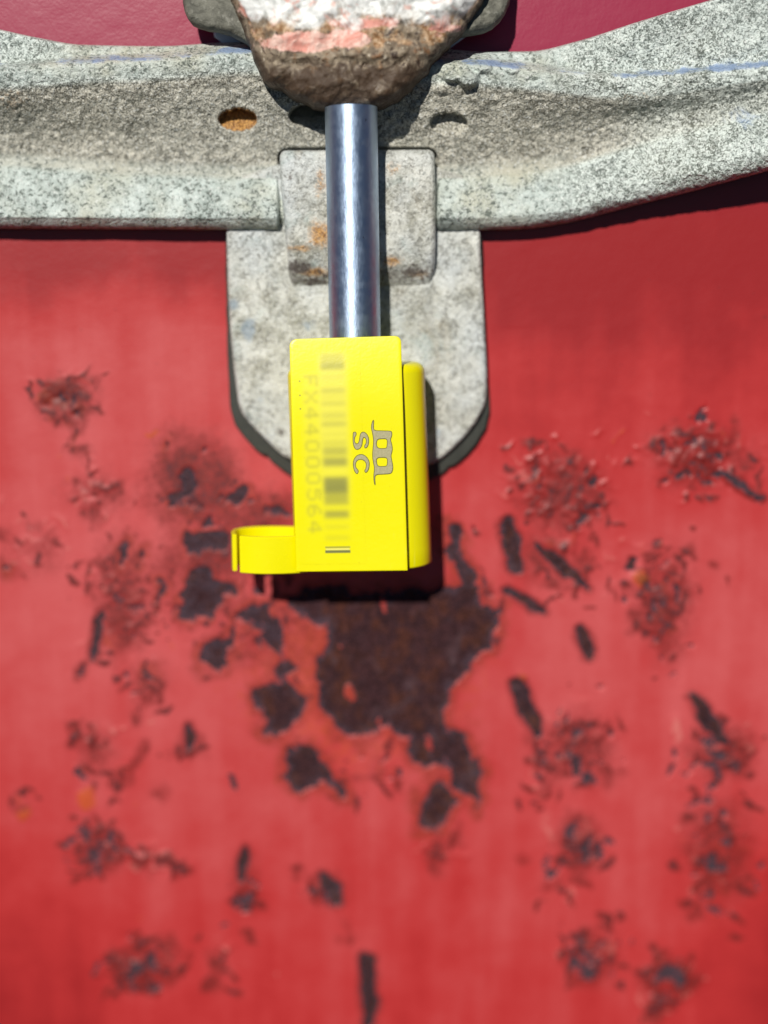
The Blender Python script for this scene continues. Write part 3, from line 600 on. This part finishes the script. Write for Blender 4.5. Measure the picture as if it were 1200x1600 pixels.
# ------------------------------------------------------------------ pressed steel handle bar
def build_bar():
    bar = empty('handle_bar', W(556, 250, 0))
    tag(bar, 'long pitted grey galvanised handle bar with a ridge and two oval holes', 'handle bar')
    xs = np.concatenate([np.arange(-520, -160, 6.0), np.arange(-160, 1360, 2.0), np.arange(1360, 1720, 6.0)])
    xc = np.clip(xs, -160, 1360)
    K = lambda px_, v: pchip(px_, v, xc) + (xs - xc) * np.where(xs < 0, (v[1] - v[0]) / (px_[1] - px_[0]), (v[-1] - v[-2]) / (px_[-1] - px_[-2])) * .5
    yA = K([-160, 0, 60, 130, 250, 380, 500, 600, 700, 760, 830, 900, 1000, 1110, 1200, 1360], [14, 47, 60, 71, 73, 66, 68, 74, 78, 82, 81, 66, 34, 1, -26, -70])
    dA = K([-160, 0, 150, 400, 700, 850, 1000, 1200, 1360], [62, 52, 34, 30, 30, 36, 58, 84, 104])
    yL0 = K([-160, 0, 130, 250, 380, 600, 700, 800, 850, 950, 1050, 1200, 1360], [96, 94, 86, 82, 72, 84, 88, 94, 99, 108, 104, 90, 66])
    dL0 = K([-160, 0, 150, 400, 700, 850, 1000, 1200, 1360], [52, 46, 40, 40, 40, 42, 52, 76, 98])
    hL = K([-160, 0, 300, 800, 1000, 1200, 1360], [30, 31, 32, 32, 27, 18, 14])      # how far the ridge stands out
    wL = K([-160, 0, 300, 800, 1000, 1360], [15, 16, 14, 14, 16, 16])
    wB = K([-160, 0, 300, 600, 800, 1000, 1200, 1360], [36, 38, 34, 34, 36, 38, 30, 30])
    yG = K([-160, 0, 200, 400, 560, 700, 850, 950, 1050, 1200, 1360], [238, 240, 252, 258, 258, 258, 246, 222, 196, 160, 120])
    dG = K([-160, 0, 400, 700, 850, 950, 1050, 1200, 1360], [16, 16, 17, 18, 20, 31, 48, 74, 100])
    yQ = K([-160, 0, 400, 700, 850, 950, 1050, 1200, 1360], [336, 337, 338, 338, 330, 306, 277, 240, 196])
    dQ = K([-160, 0, 400, 700, 850, 950, 1050, 1200, 1360], [51, 51, 52, 52, 50, 55, 68, 92, 115])
    yE = K([-160, 0, 200, 400, 700, 810, 880, 950, 1000, 1100, 1200, 1360], [356, 357, 358, 359, 360, 358, 349, 332, 319, 294, 267, 223])
    ctrl = [  # (row position, py, d)
        (0.00, yA - 1, dA - 16), (0.03, yA, dA - 4), (0.07, yA + 3, dA + 1),
        (0.17, yL0, dL0), (0.25, yL0 + wL * .75, dL0 + hL * .85), (0.31, yL0 + wL * 1.25, dL0 + hL), (0.38, yL0 + wB, dL0 + hL * .93),
        (0.62, yG - 14, dG + 4), (0.68, yG + 8, dG + 1), (0.74, yG + 28, dG + (dQ - dG) * .45),
        (0.87, yQ, dQ), (0.93, yE - 13, dQ - 5), (0.965, yE - 1.5, dQ - 20), (0.98, yE, dQ - 28), (1.0, yE - 2, dQ - 38)]
    rows = np.concatenate([np.linspace(0, .07, 8)[:-1], np.linspace(.07, .93, 190)[:-1], np.linspace(.93, 1, 16)])
    rp = np.array([c[0] for c in ctrl]); Y = np.stack([c[1] for c in ctrl]); Dd = np.stack([c[2] for c in ctrl])
    PY = np.empty((len(rows), len(xs))); PD = PY.copy()
    k = np.clip(np.searchsorted(rp, rows, 'right') - 1, 0, len(rp) - 2)
    h = np.diff(rp)
    for A, B in ((Y, PY), (Dd, PD)):
        dl = np.diff(A, axis=0) / h[:, None]; m = np.zeros_like(A)
        m[1:-1] = np.where(dl[:-1] * dl[1:] > 0, 2 * dl[:-1] * dl[1:] / (dl[:-1] + dl[1:] + 1e-12), 0); m[0] = dl[0]; m[-1] = dl[-1]
        t = ((rows - rp[k]) / h[k])[:, None]; hk = h[k][:, None]
        B[:] = ((2*t**3 - 3*t**2 + 1) * A[k] + (t**3 - 2*t**2 + t) * hk * m[k] + (-2*t**3 + 3*t**2) * A[k+1] + (t**3 - t**2) * hk * m[k+1])
    PX = np.broadcast_to(xs, PY.shape)
    R = np.broadcast_to(rows[:, None], PY.shape)
    # casting texture: pitted web and right wing, smoother lower lip
    wob = 5 * (fbm(PX, PY, 70, 51, 3) - .5)
    rough = 0.35 + 0.65 * np.maximum(smooth(.70, .62, R) * np.maximum(smooth(.33, .42, R), .8 * smooth(170, 60, PX) * smooth(.26, .2, R)), smooth(800, 950, PX))
    pit = (vnoise(PX, PY, 5.5, 61) - .5) + .8 * (vnoise(PX, PY, 9, 62) - .5) + 1.4 * (vnoise(PX * .6, PY, 22, 63) - .5)
    PD = PD + wob * smooth(0, .1, R) * smooth(1, .93, R) + rough * 2.7 * pit * smooth(0, .06, R) * smooth(1.0, .95, R)
    # lumps of weld spatter beside the lock block
    for lx, ly, lr, lh in ((732, 122, 17, 15), (705, 118, 13, 10), (752, 98, 20, 6), (690, 140, 12, 5), (800, 105, 14, 4)):
        e = np.hypot((PX - lx), (PY - ly) * 1.15) / lr + .5 * (fbm(PX, PY, 12, 65) - .5); PD = PD + lh * smooth(1.15, .55, e)
    PD0 = PD.copy()
    PD = PD - 18 * smooth(1, -1, np.hypot(np.maximum(np.abs(PX - 559) - 108, 0), np.maximum(248 - PY, 0)) - 16.5) * smooth(.36, .40, R)
    rust = np.zeros(PY.shape); grime = np.zeros(PY.shape); blue = np.zeros(PY.shape)
    front = R < .95
    for hx, hy, rx, ry, dep, ru in ((372, 187, 30, 17.5, 18, 1.1), (701, 194, 29, 18, 13, 0.0), (492, 182, 40, 20, 40, 0.05)):
        e = np.hypot((PX - hx) / rx, (PY - hy) / ry) + .04 * (fbm(PX, PY, 12, 66) - .5)
        ins = smooth(1.03, .97, e) * front
        PD = PD * (1 - ins) + ins * (PD0 - dep * (1 + .95 * np.clip((hy - PY) / ry, -1, 1)) + 2 * pit); rust = np.maximum(rust, ru * ins)
        rust = np.maximum(rust, .35 * ru * smooth(1.6, 1.0, e))
    rust = np.maximum(rust, .5 * np.exp(-(((PX - 20) / 50) ** 2 + ((PY - 160) / 30) ** 2)))
    rust = np.maximum(rust, .4 * np.exp(-(((PX - 990) / 60) ** 2 + ((PY - 150) / 10) ** 2)))
    grime = np.maximum(grime, .45 * np.exp(-(((PX - 1080) / 150) ** 2 + ((PY - 158 + (PX - 1080) * .14) / 12) ** 2)))
    grime = np.maximum(grime, .35 * np.exp(-(((PX - 350) / 260) ** 2 + ((PY - 150) / 9) ** 2)))
    blue = np.maximum(blue, .75 * np.exp(-((R - .225) / .06) ** 2) * (fbm(PX, PY, 90, 71, 3) * 1.5))  # sky reflection on the upward ridge ledge, painted as blue
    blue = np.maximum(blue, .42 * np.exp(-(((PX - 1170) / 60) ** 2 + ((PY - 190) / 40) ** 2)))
    web = smooth(.36, .44, R) * smooth(.76, .68, R) * (1 - .5 * smooth(880, 1050, PX))
    V = W(PX, PY, PD)
    mesh_obj('pressed_bar', V.reshape(-1, 3), grid_faces(len(rows), len(xs)), M_BEAM, bar, True, dict(rust=rust, grime=grime, blue=blue, web=web, pit=rough))
    # the back skin: same outline, set back, closing the section
    i0, i1 = 0, len(rows) - 1
    yb = np.linspace(0, 1, 8)[:, None]
    BY = (PY[i0] * (1 - yb) + PY[i1] * yb); BD = np.minimum((PD[i0] * (1 - yb) + PD[i1] * yb), (dG - 11))
    BD[0] = PD[i0] - 1; BD[-1] = PD[i1] - 1
    mesh_obj('back_skin', W(np.broadcast_to(xs, BY.shape), BY, BD).reshape(-1, 3), grid_faces(8, len(xs), True), M_DARK, bar, True)
build_bar()

# ------------------------------------------------------------------ lock block (rusty, painted) over the top of the pin
lock = empty('lock_block', W(560, 20, 30))
tag(lock, 'rusty lock block with chipped white and pink paint at the top, over the pin', 'lock')
wing_pts = [(283, -170), (284, 0), (290, 26), (302, 42), (338, 48), (366, 54), (420, 96), (680, 96), (704, 58), (726, 54), (763, 50), (788, 26), (798, 0), (802, -170)]
def wing_d(x, y, e):
    r = 14.0; k = np.sqrt(np.clip(1 - (1 - np.clip(e / r, 0, 1)) ** 2, 0, 1))
    return 74 - r * (1 - k) + 8 * smooth(330, 360, x) * smooth(760, 735, x) + 5 * (fbm(x, y, 40, 81, 4) - .5) + 2 * (fbm(x, y, 8, 83, 2) - .5)
field_solid('backing_plate', wing_pts, wing_d, M_DARK, lock, 46, 3.2, 1, None, 0, 2.0)
core_pts = [(338, -180), (342, -60), (358, -5), (372, 32), (388, 70), (400, 102), (410, 130), (427, 138), (445, 140), (456, 152), (480, 167), (520, 174), (562, 174), (604, 168), (630, 154), (655, 130), (681, 96), (702, 67), (727, 48), (748, 20), (766, -20), (786, -70), (790, -180)]
def core_d(x, y, e):
    r = 62.0 - 30 * smooth(60, 140, y); k = np.sqrt(np.clip(1 - (1 - np.clip(e / r, 0, 1)) ** 2, 0, 1))
    d = 72 + 46 * k + 0.02 * y
    lump = 20 * (fbm(x, y, 48, 91, 5) - .5) + 7 * (fbm(x, y, 14, 95, 3) - .5)
    step = 5 * smooth(98, 84, y + 14 * (fbm(x, y, 40, 97, 3) - .5))
    return d + lump * smooth(0, 16, e) + step
def core_attr(x, y, e):
    paint = smooth(128, -6, y) * smooth(2, 24, e + 4) + 0.02
    g = lambda cx, cy, rx, ry, a=1.0: a * np.exp(-(((x - cx) / rx) ** 2 + ((y - cy) / ry) ** 2))
    pink = np.maximum.reduce([g(470, 66, 70, 19, 1.05), g(540, 60, 46, 17, .9), g(570, 36, 80, 13, .8), g(395, 14, 30, 22, .85), g(690, 28, 20, 22, .85), g(690, 44, 50, 10, .7), g(606, 34, 22, 10, .95)])
    return dict(paint=paint, pinkp=pink)
field_solid('block', core_pts, core_d, M_KEEP, lock, 50, 2.6, 2, core_attr, 0, 5.0)

# ------------------------------------------------------------------ bolt seal: steel pin, yellow barrel, tag and loop
seal = empty('bolt_seal', W(560, 890, 100))
tag(seal, 'bright yellow plastic bolt seal on a shiny steel pin hanging in front of the hasp', 'bolt seal')
DC = 90.0                                  # axis of pin and barrel in front of the door
def lathe(name, p0, p1, prof, mat, n=64, flat_y=1.0, sq=1.0):
    """prof: (t along axis in u from p0, radius); a body of revolution between two points"""
    ax = (p1 - p0) / np.linalg.norm(p1 - p0); ux = np.array([1.0, 0, 0]); ux = ux - ax * (ux @ ax); ux /= np.linalg.norm(ux)
    uy = np.cross(ax, ux)
    V = []; a = np.linspace(0, 2 * math.pi, n, endpoint=False)
    for t, r in prof: V.append(p0 + ax * t + np.outer(np.sign(np.cos(a)) * np.abs(np.cos(a)) ** sq * r, ux) + np.outer(np.sign(np.sin(a)) * np.abs(np.sin(a)) ** sq * r * flat_y, uy))
    nr = len(prof); F = [tuple(f) for f in grid_faces(nr, n, False, True)]
    F.append(tuple(range(n))); F.append(tuple(range((nr - 1) * n, nr * n)))
    o = mesh_obj(name, np.vstack(V), F, mat, seal); recalc(o); auto_smooth(o, 40); return o
pa, pb = W(548.5, 168, DC), W(556, 600, DC)
L = np.linalg.norm(pb - pa)
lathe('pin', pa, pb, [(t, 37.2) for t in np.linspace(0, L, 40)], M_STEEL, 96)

# barrel
bt = W(556, 569, DC); bb_x = W(568, 880, DC)[0]
zb = W(568, 893, 150)[2]
bb = np.array([bb_x, -DC, zb]); BL = np.linalg.norm(bb - bt)
prof = [(14 * (1 - math.sin(a)), 86 + 14 * math.cos(a)) for a in np.linspace(math.pi / 2, 0, 8)]
prof = [(0, 40)] + prof + [(t, 100 + 2.0 * t / BL) for t in np.linspace(24, BL - 3, 14)] + [(BL - 1, 101.2), (BL, 99.6)]
barrel = lathe('barrel', bt, bb, prof, M_YEL, 160, 0.61, 0.76)

# tag: printed plate on the front of the barrel
TL, TR, BR, BLc = (452, 530), (626.5, 524.5), (637, 891.5), (463, 893.5)
def tag_uv(u, v):                            # u 0..1 left to right, v 0..1 top to bottom
    x = (TL[0] * (1 - u) + TR[0] * u) * (1 - v) + (BLc[0] * (1 - u) + BR[0] * u) * v
    y = (TL[1] * (1 - u) + TR[1] * u) * (1 - v) + (BLc[1] * (1 - u) + BR[1] * u) * v
    return x, y
def tag_d(x, y, off=0.0):
    v = np.clip((np.asarray(y, float) - 524) / 368, 0, 1)
    return 155 + 3 * v - 11 * np.clip(1 - v / .42, 0, 1) ** 2 + off
def build_tag():
    """A thin bowed plate: rows across, its two upper corners rounded."""
    rows = np.concatenate([np.linspace(0, .036, 14)[:-1], np.linspace(.036, .99, 60)[:-1], [.99, .997, 1.0]])
    nc = 40; Wd, Hh = 174.5, 363.0
    def half(v, r):                      # how far the side is pulled in at the rounded corner
        y = v * Hh; return 0.0 if y >= r else r - math.sqrt(max(r * r - (r - y) ** 2, 0))
    def sheet(off, edge):
        V = []
        for v in rows:
            l, r = (half(v, 12) + edge) / Wd, 1 - (half(v, 10) + edge) / Wd
            vv = v * (1 - 2 * edge / Hh) + edge / Hh
            u = np.linspace(l, r, nc); x, y = tag_uv(u, vv); V.append(W(x, y, tag_d(x, y, off)))
        return np.array(V)
    layers = [sheet(-5.0, 0), sheet(-1.0, 0), sheet(-.3, .3), sheet(0, 1.0)]
    nr = len(rows); N = nr * nc
    V = np.concatenate([l.reshape(-1, 3) for l in layers]); F = [tuple(f) for f in grid_faces(nr, nc)]
    F += [tuple(f + 3 * N) for f in grid_faces(nr, nc, True)]
    rim = [c for c in range(nc)] + [r * nc + nc - 1 for r in range(1, nr)] + [(nr - 1) * nc + c for c in range(nc - 2, -1, -1)] + [r * nc for r in range(nr - 2, 0, -1)]
    for L_ in range(3):
        for k in range(len(rim)):
            i, j = rim[k], rim[(k + 1) % len(rim)]
            F.append((L_ * N + i, L_ * N + j, (L_ + 1) * N + j, (L_ + 1) * N + i))
    # the inner sheets are only used at their rim
    used = sorted({i for f in F for i in f}); mp = {i: k for k, i in enumerate(used)}
    o = mesh_obj('tag', V[used], [tuple(mp[i] for i in f) for f in F], M_YEL, seal); recalc(o); auto_smooth(o, 30)
    return o
tag_o = build_tag()
# the tag stands on a rib moulded on the barrel
def rib():
    V = []; F = []
    for d in (100, 152):
        for u, v in ((.30, .40), (.86, .40), (.86, .985), (.30, .985)):
            x, y = tag_uv(u, v); V.append(W(x, y, d))
    F = [(0, 1, 5, 4), (1, 2, 6, 5), (2, 3, 7, 6), (3, 0, 4, 7), (4, 5, 6, 7)]
    o = mesh_obj('rib', np.array(V), F, M_YEL, seal, False); recalc(o)
rib()

FONT = {'F': "11111 10000 10000 11110 10000 10000 10000", 'X': "10001 10001 01010 00100 01010 10001 10001", '4': "00010 00110 01010 10010 11111 00010 00010",
        '0': "01110 10001 10001 10001 10001 10001 01110", '5': "11111 10000 11110 00001 00001 10001 01110", '6': "00110 01000 10000 11110 10001 10001 01110"}
def gblur(a, s):
    k = np.arange(-int(3 * s) - 1, int(3 * s) + 2); g = np.exp(-k ** 2 / (2 * s * s)); g /= g.sum()
    a = np.apply_along_axis(lambda r: np.convolve(r, g, 'same'), 0, a); return np.apply_along_axis(lambda r: np.convolve(r, g, 'same'), 1, a)
def build_print():
    st = 0.75
    U = np.arange(6, 110, st); Vv = np.arange(14, 352, st)          # tag units: across, down
    UU, VV = np.meshgrid(U, Vv)
    soft = np.zeros(UU.shape)
    tx = lambda y: 0.0
    bars = [(30, 12, .30), (44, 9, .55), (61, 4, .28), (69, 2.5, .12), (82, 6, .38), (92, 3, .20), (102, 5, .34), (115, 2, .12), (121, 6, .28), (134, 6, .42), (150, 3, .2), (163, 6, .24), (176, 10, .48), (193, 11, .66), (222, 10, .80), (234, 11, .84), (250, 15, .56), (274, 9, .66), (294, 4, .26), (311, 6, .22)]
    for c, hgt, a in bars:
        soft = np.maximum(soft, a * ((np.abs(VV - c) < hgt * .62) & (np.abs(UU - 66) < 19)))
    soft = gblur(soft, 3.3 / st)
    text = np.zeros(UU.shape)
    for i, ch in enumerate('FX44000564'):
        rows = FONT[ch].split(); c0 = 66 + i * 25.3
        for r in range(7):
            for c in range(5):
                if rows[r][c] == '1':        # reads downwards: glyph top to the right
                    uu = 42 - (r + .5) * 3.1; vv = c0 + (c - 2) * 3.6
                    text = np.maximum(text, ((np.abs(UU - uu) < 1.9) & (np.abs(VV - vv) < 2.0)) * 1.0)
    text = gblur(text, 2.3 / st)
    ink = np.clip(soft * .95 + text * .36, 0, 1)
    crisp = np.maximum(.62 * smooth(2.0, .8, np.abs(VV - 325.5)), .95 * smooth(2.9, 1.5, np.abs(VV - 332.3))) * smooth(20.5, 19, np.abs(UU - 66))
    ink = np.maximum(ink, crisp)
    for dy in (66, 88, 109): ink = np.maximum(ink, .8 * smooth(1.6, .8, np.hypot(UU - 14, VV - dy)))
    haze = gblur(((np.abs(UU - 66) < 22) & (VV > 24) & (VV < 318)) * .28 + ((np.abs(UU - 32) < 13) & (VV > 55) & (VV < 312)) * .12, 4.5 / st) * smooth(330, 120, VV)
    haze = np.maximum(haze, .6 * (crisp < .2) * smooth(2.6, 1.6, np.abs(VV - 328.8)) * smooth(19, 18, np.abs(UU - 66)))
    x, y = tag_uv(UU / 174.5, VV / 363.0)
    mesh_obj('barcode', W(x, y, tag_d(x, y, 0.35)).reshape(-1, 3), grid_faces(*UU.shape), M_TAG, tag_o_parent(), True, dict(ink=ink, haze=haze))
def tag_o_parent():
    return ParentShim(tag_o)
class ParentShim:      # a part's child keeps the thing's base as its origin
    pass
def sub(o, parent):    # hang o under a part that itself sits at the thing's base
    o.parent = parent
    return o
def build_print_child():
    global tag_o_parent
    tag_o_parent = lambda: seal
    build_print()
    sub(bpy.data.objects['barcode'], tag_o)
build_print_child()

def logo():
    z = lambda pts: [(530 + a / 10.91, 640 + b / 10.91) for a, b in pts]
    m_out = z([(578,172),(562,200),(543,270),(545,330),(572,450),(582,560),(566,700),(562,800),(576,900),(598,1000),(582,1120),(588,1230),(606,1300),(622,1275),(612,1200),(616,1112),(740,1106),(870,1100),(905,1070),(922,1000),(915,930),(900,860),(885,780),(912,700),(908,620),(890,550),(878,505),(902,450),(903,390),(890,360),(740,356),(598,354),(588,300),(595,200),(590,175)])
    c1 = z([(640,512),(720,502),(795,500),(818,530),(808,640),(795,658),(640,658)])
    c2 = z([(640,822),(790,818),(820,845),(812,950),(795,962),(660,966),(640,900)])
    s_out = z([(232,400),(240,380),(290,375),(298,430),(270,470),(262,540),(290,580),(322,575),(340,520),(350,430),(375,385),(420,372),(475,410),(508,480),(508,570),(490,630),(455,662),(430,655),(425,610),(452,580),(458,520),(440,480),(415,475),(402,520),(395,600),(370,660),(310,692),(262,670),(235,600),(228,500)])
    c_out = z([(300,1104),(258,1060),(232,960),(238,860),(290,780),(380,750),(460,790),(510,860),(522,940),(500,1040),(455,1086),(430,1060),(428,1035),(452,1000),(460,930),(430,875),(375,852),(310,865),(282,920),(285,980),(310,1010),(335,1040),(322,1090)])
    def fill(loops, shrink, off):
        """filled outlines (with holes) as triangles on the tag's face"""
        from mathutils.geometry import delaunay_2d_cdt
        pts = []; edges = []; faces = []
        for lp, sg in loops:
            p = resample(lp, 0.9, True, 2)
            p = inset(p, shrink * sg); b = len(pts); n = len(p)
            pts += [Vector(q) for q in p]; edges += [(b + i, b + (i + 1) % n) for i in range(n)]
            a = 0.5 * np.sum(p[:, 0] * np.roll(p[:, 1], -1) - np.roll(p[:, 0], -1) * p[:, 1])
        vc, ec, fc, *_ = delaunay_2d_cdt(pts, edges, [], 0, 1e-5)
        v = np.array([tuple(q) for q in vc]); F = []
        pol = [[tuple(q) for q in inset(resample(lp, 0.9, True, 2), shrink * sg)] for lp, sg in loops]
        cen = np.array([v[list(f)].mean(0) for f in fc])
        cnt = sum((poly_sdf(cen[:, 0], cen[:, 1], p) > 0).astype(int) for p in pol)
        F = [tuple(f) for f, c in zip(fc, cnt) if c % 2 == 1]
        return W(v[:, 0], v[:, 1], tag_d(v[:, 0], v[:, 1], off)), F
    loops = [(m_out, 1), (c1, -1), (c2, -1), (s_out, 1), (c_out, 1)]
    V1, F1 = fill(loops, 0, 0.55); V2, F2 = fill(loops, 1.0, 0.8)
    F = F1 + [tuple(i + len(V1) for i in f) for f in F2]
    o = mesh_obj('logo', np.vstack([V1, V2]), F, [M_INKD, M_INKF], seal, False, None, [0] * len(F1) + [1] * len(F2))
    for p in o.data.polygons:
        pass
    bm = bmesh.new(); bm.from_mesh(o.data)
    bmesh.ops.reverse_faces(bm, faces=[f for f in bm.faces if f.normal.y > 0]); bm.to_mesh(o.data); bm.free()
    sub(o, tag_o)
logo()

# loop at the lower left: an open curl of the same plastic
def build_loop():
    zt = W(420, 838.5, 140)[2]; zbm = W(420, 896.5, 140)[2]
    X = lambda px_, d: W(px_, 860, d)[0]
    def band(name, path, zt_, zb_, th=6.5):
        p = np.array([(X(a, d), -d) for a, d in path])
        # smooth
        for _ in range(3):
            q = np.empty((2 * len(p) - 2 + 2, 2)); q[0] = p[0]; q[-1] = p[-1]
            b, c = p[:-1], p[1:]; mid = np.empty((2 * len(b), 2)); mid[0::2] = b * .75 + c * .25; mid[1::2] = b * .25 + c * .75
            p = np.vstack([p[:1], mid, p[-1:]])
        t = np.gradient(p, axis=0); t /= np.linalg.norm(t, axis=1)[:, None]; nn = np.stack([-t[:, 1], t[:, 0]], 1) * th / 2
        b = 1.2; prof = [(-1, zb_ + b), (-.6, zb_), (.6, zb_), (1, zb_ + b), (1, zt_ - b), (.6, zt_), (-.6, zt_), (-1, zt_ - b)]
        V = []
        for i in range(len(p)):
            for s_, zz in prof: V.append((p[i, 0] + nn[i, 0] * s_, p[i, 1] + nn[i, 1] * s_, zz))
        F = [tuple(f) for f in grid_faces(len(p), 8, False, True)]; F.append(tuple(range(8))); F.append(tuple(range((len(p) - 1) * 8, len(p) * 8)))
        o = mesh_obj(name, np.array(V), F, M_YEL, seal); recalc(o); auto_smooth(o, 35)
    # one curl: out of the barrel at the back, round the left, its free end overlapping in front
    band('loop', [(500, 72), (460, 60), (425, 56), (392, 62), (371, 76), (365, 92), (366, 114), (366.5, 121)], zt, zbm)
    band('loop_end', [(480, 129), (452, 138), (420, 142), (395, 139), (376, 132)], zt, zbm)
build_loop()
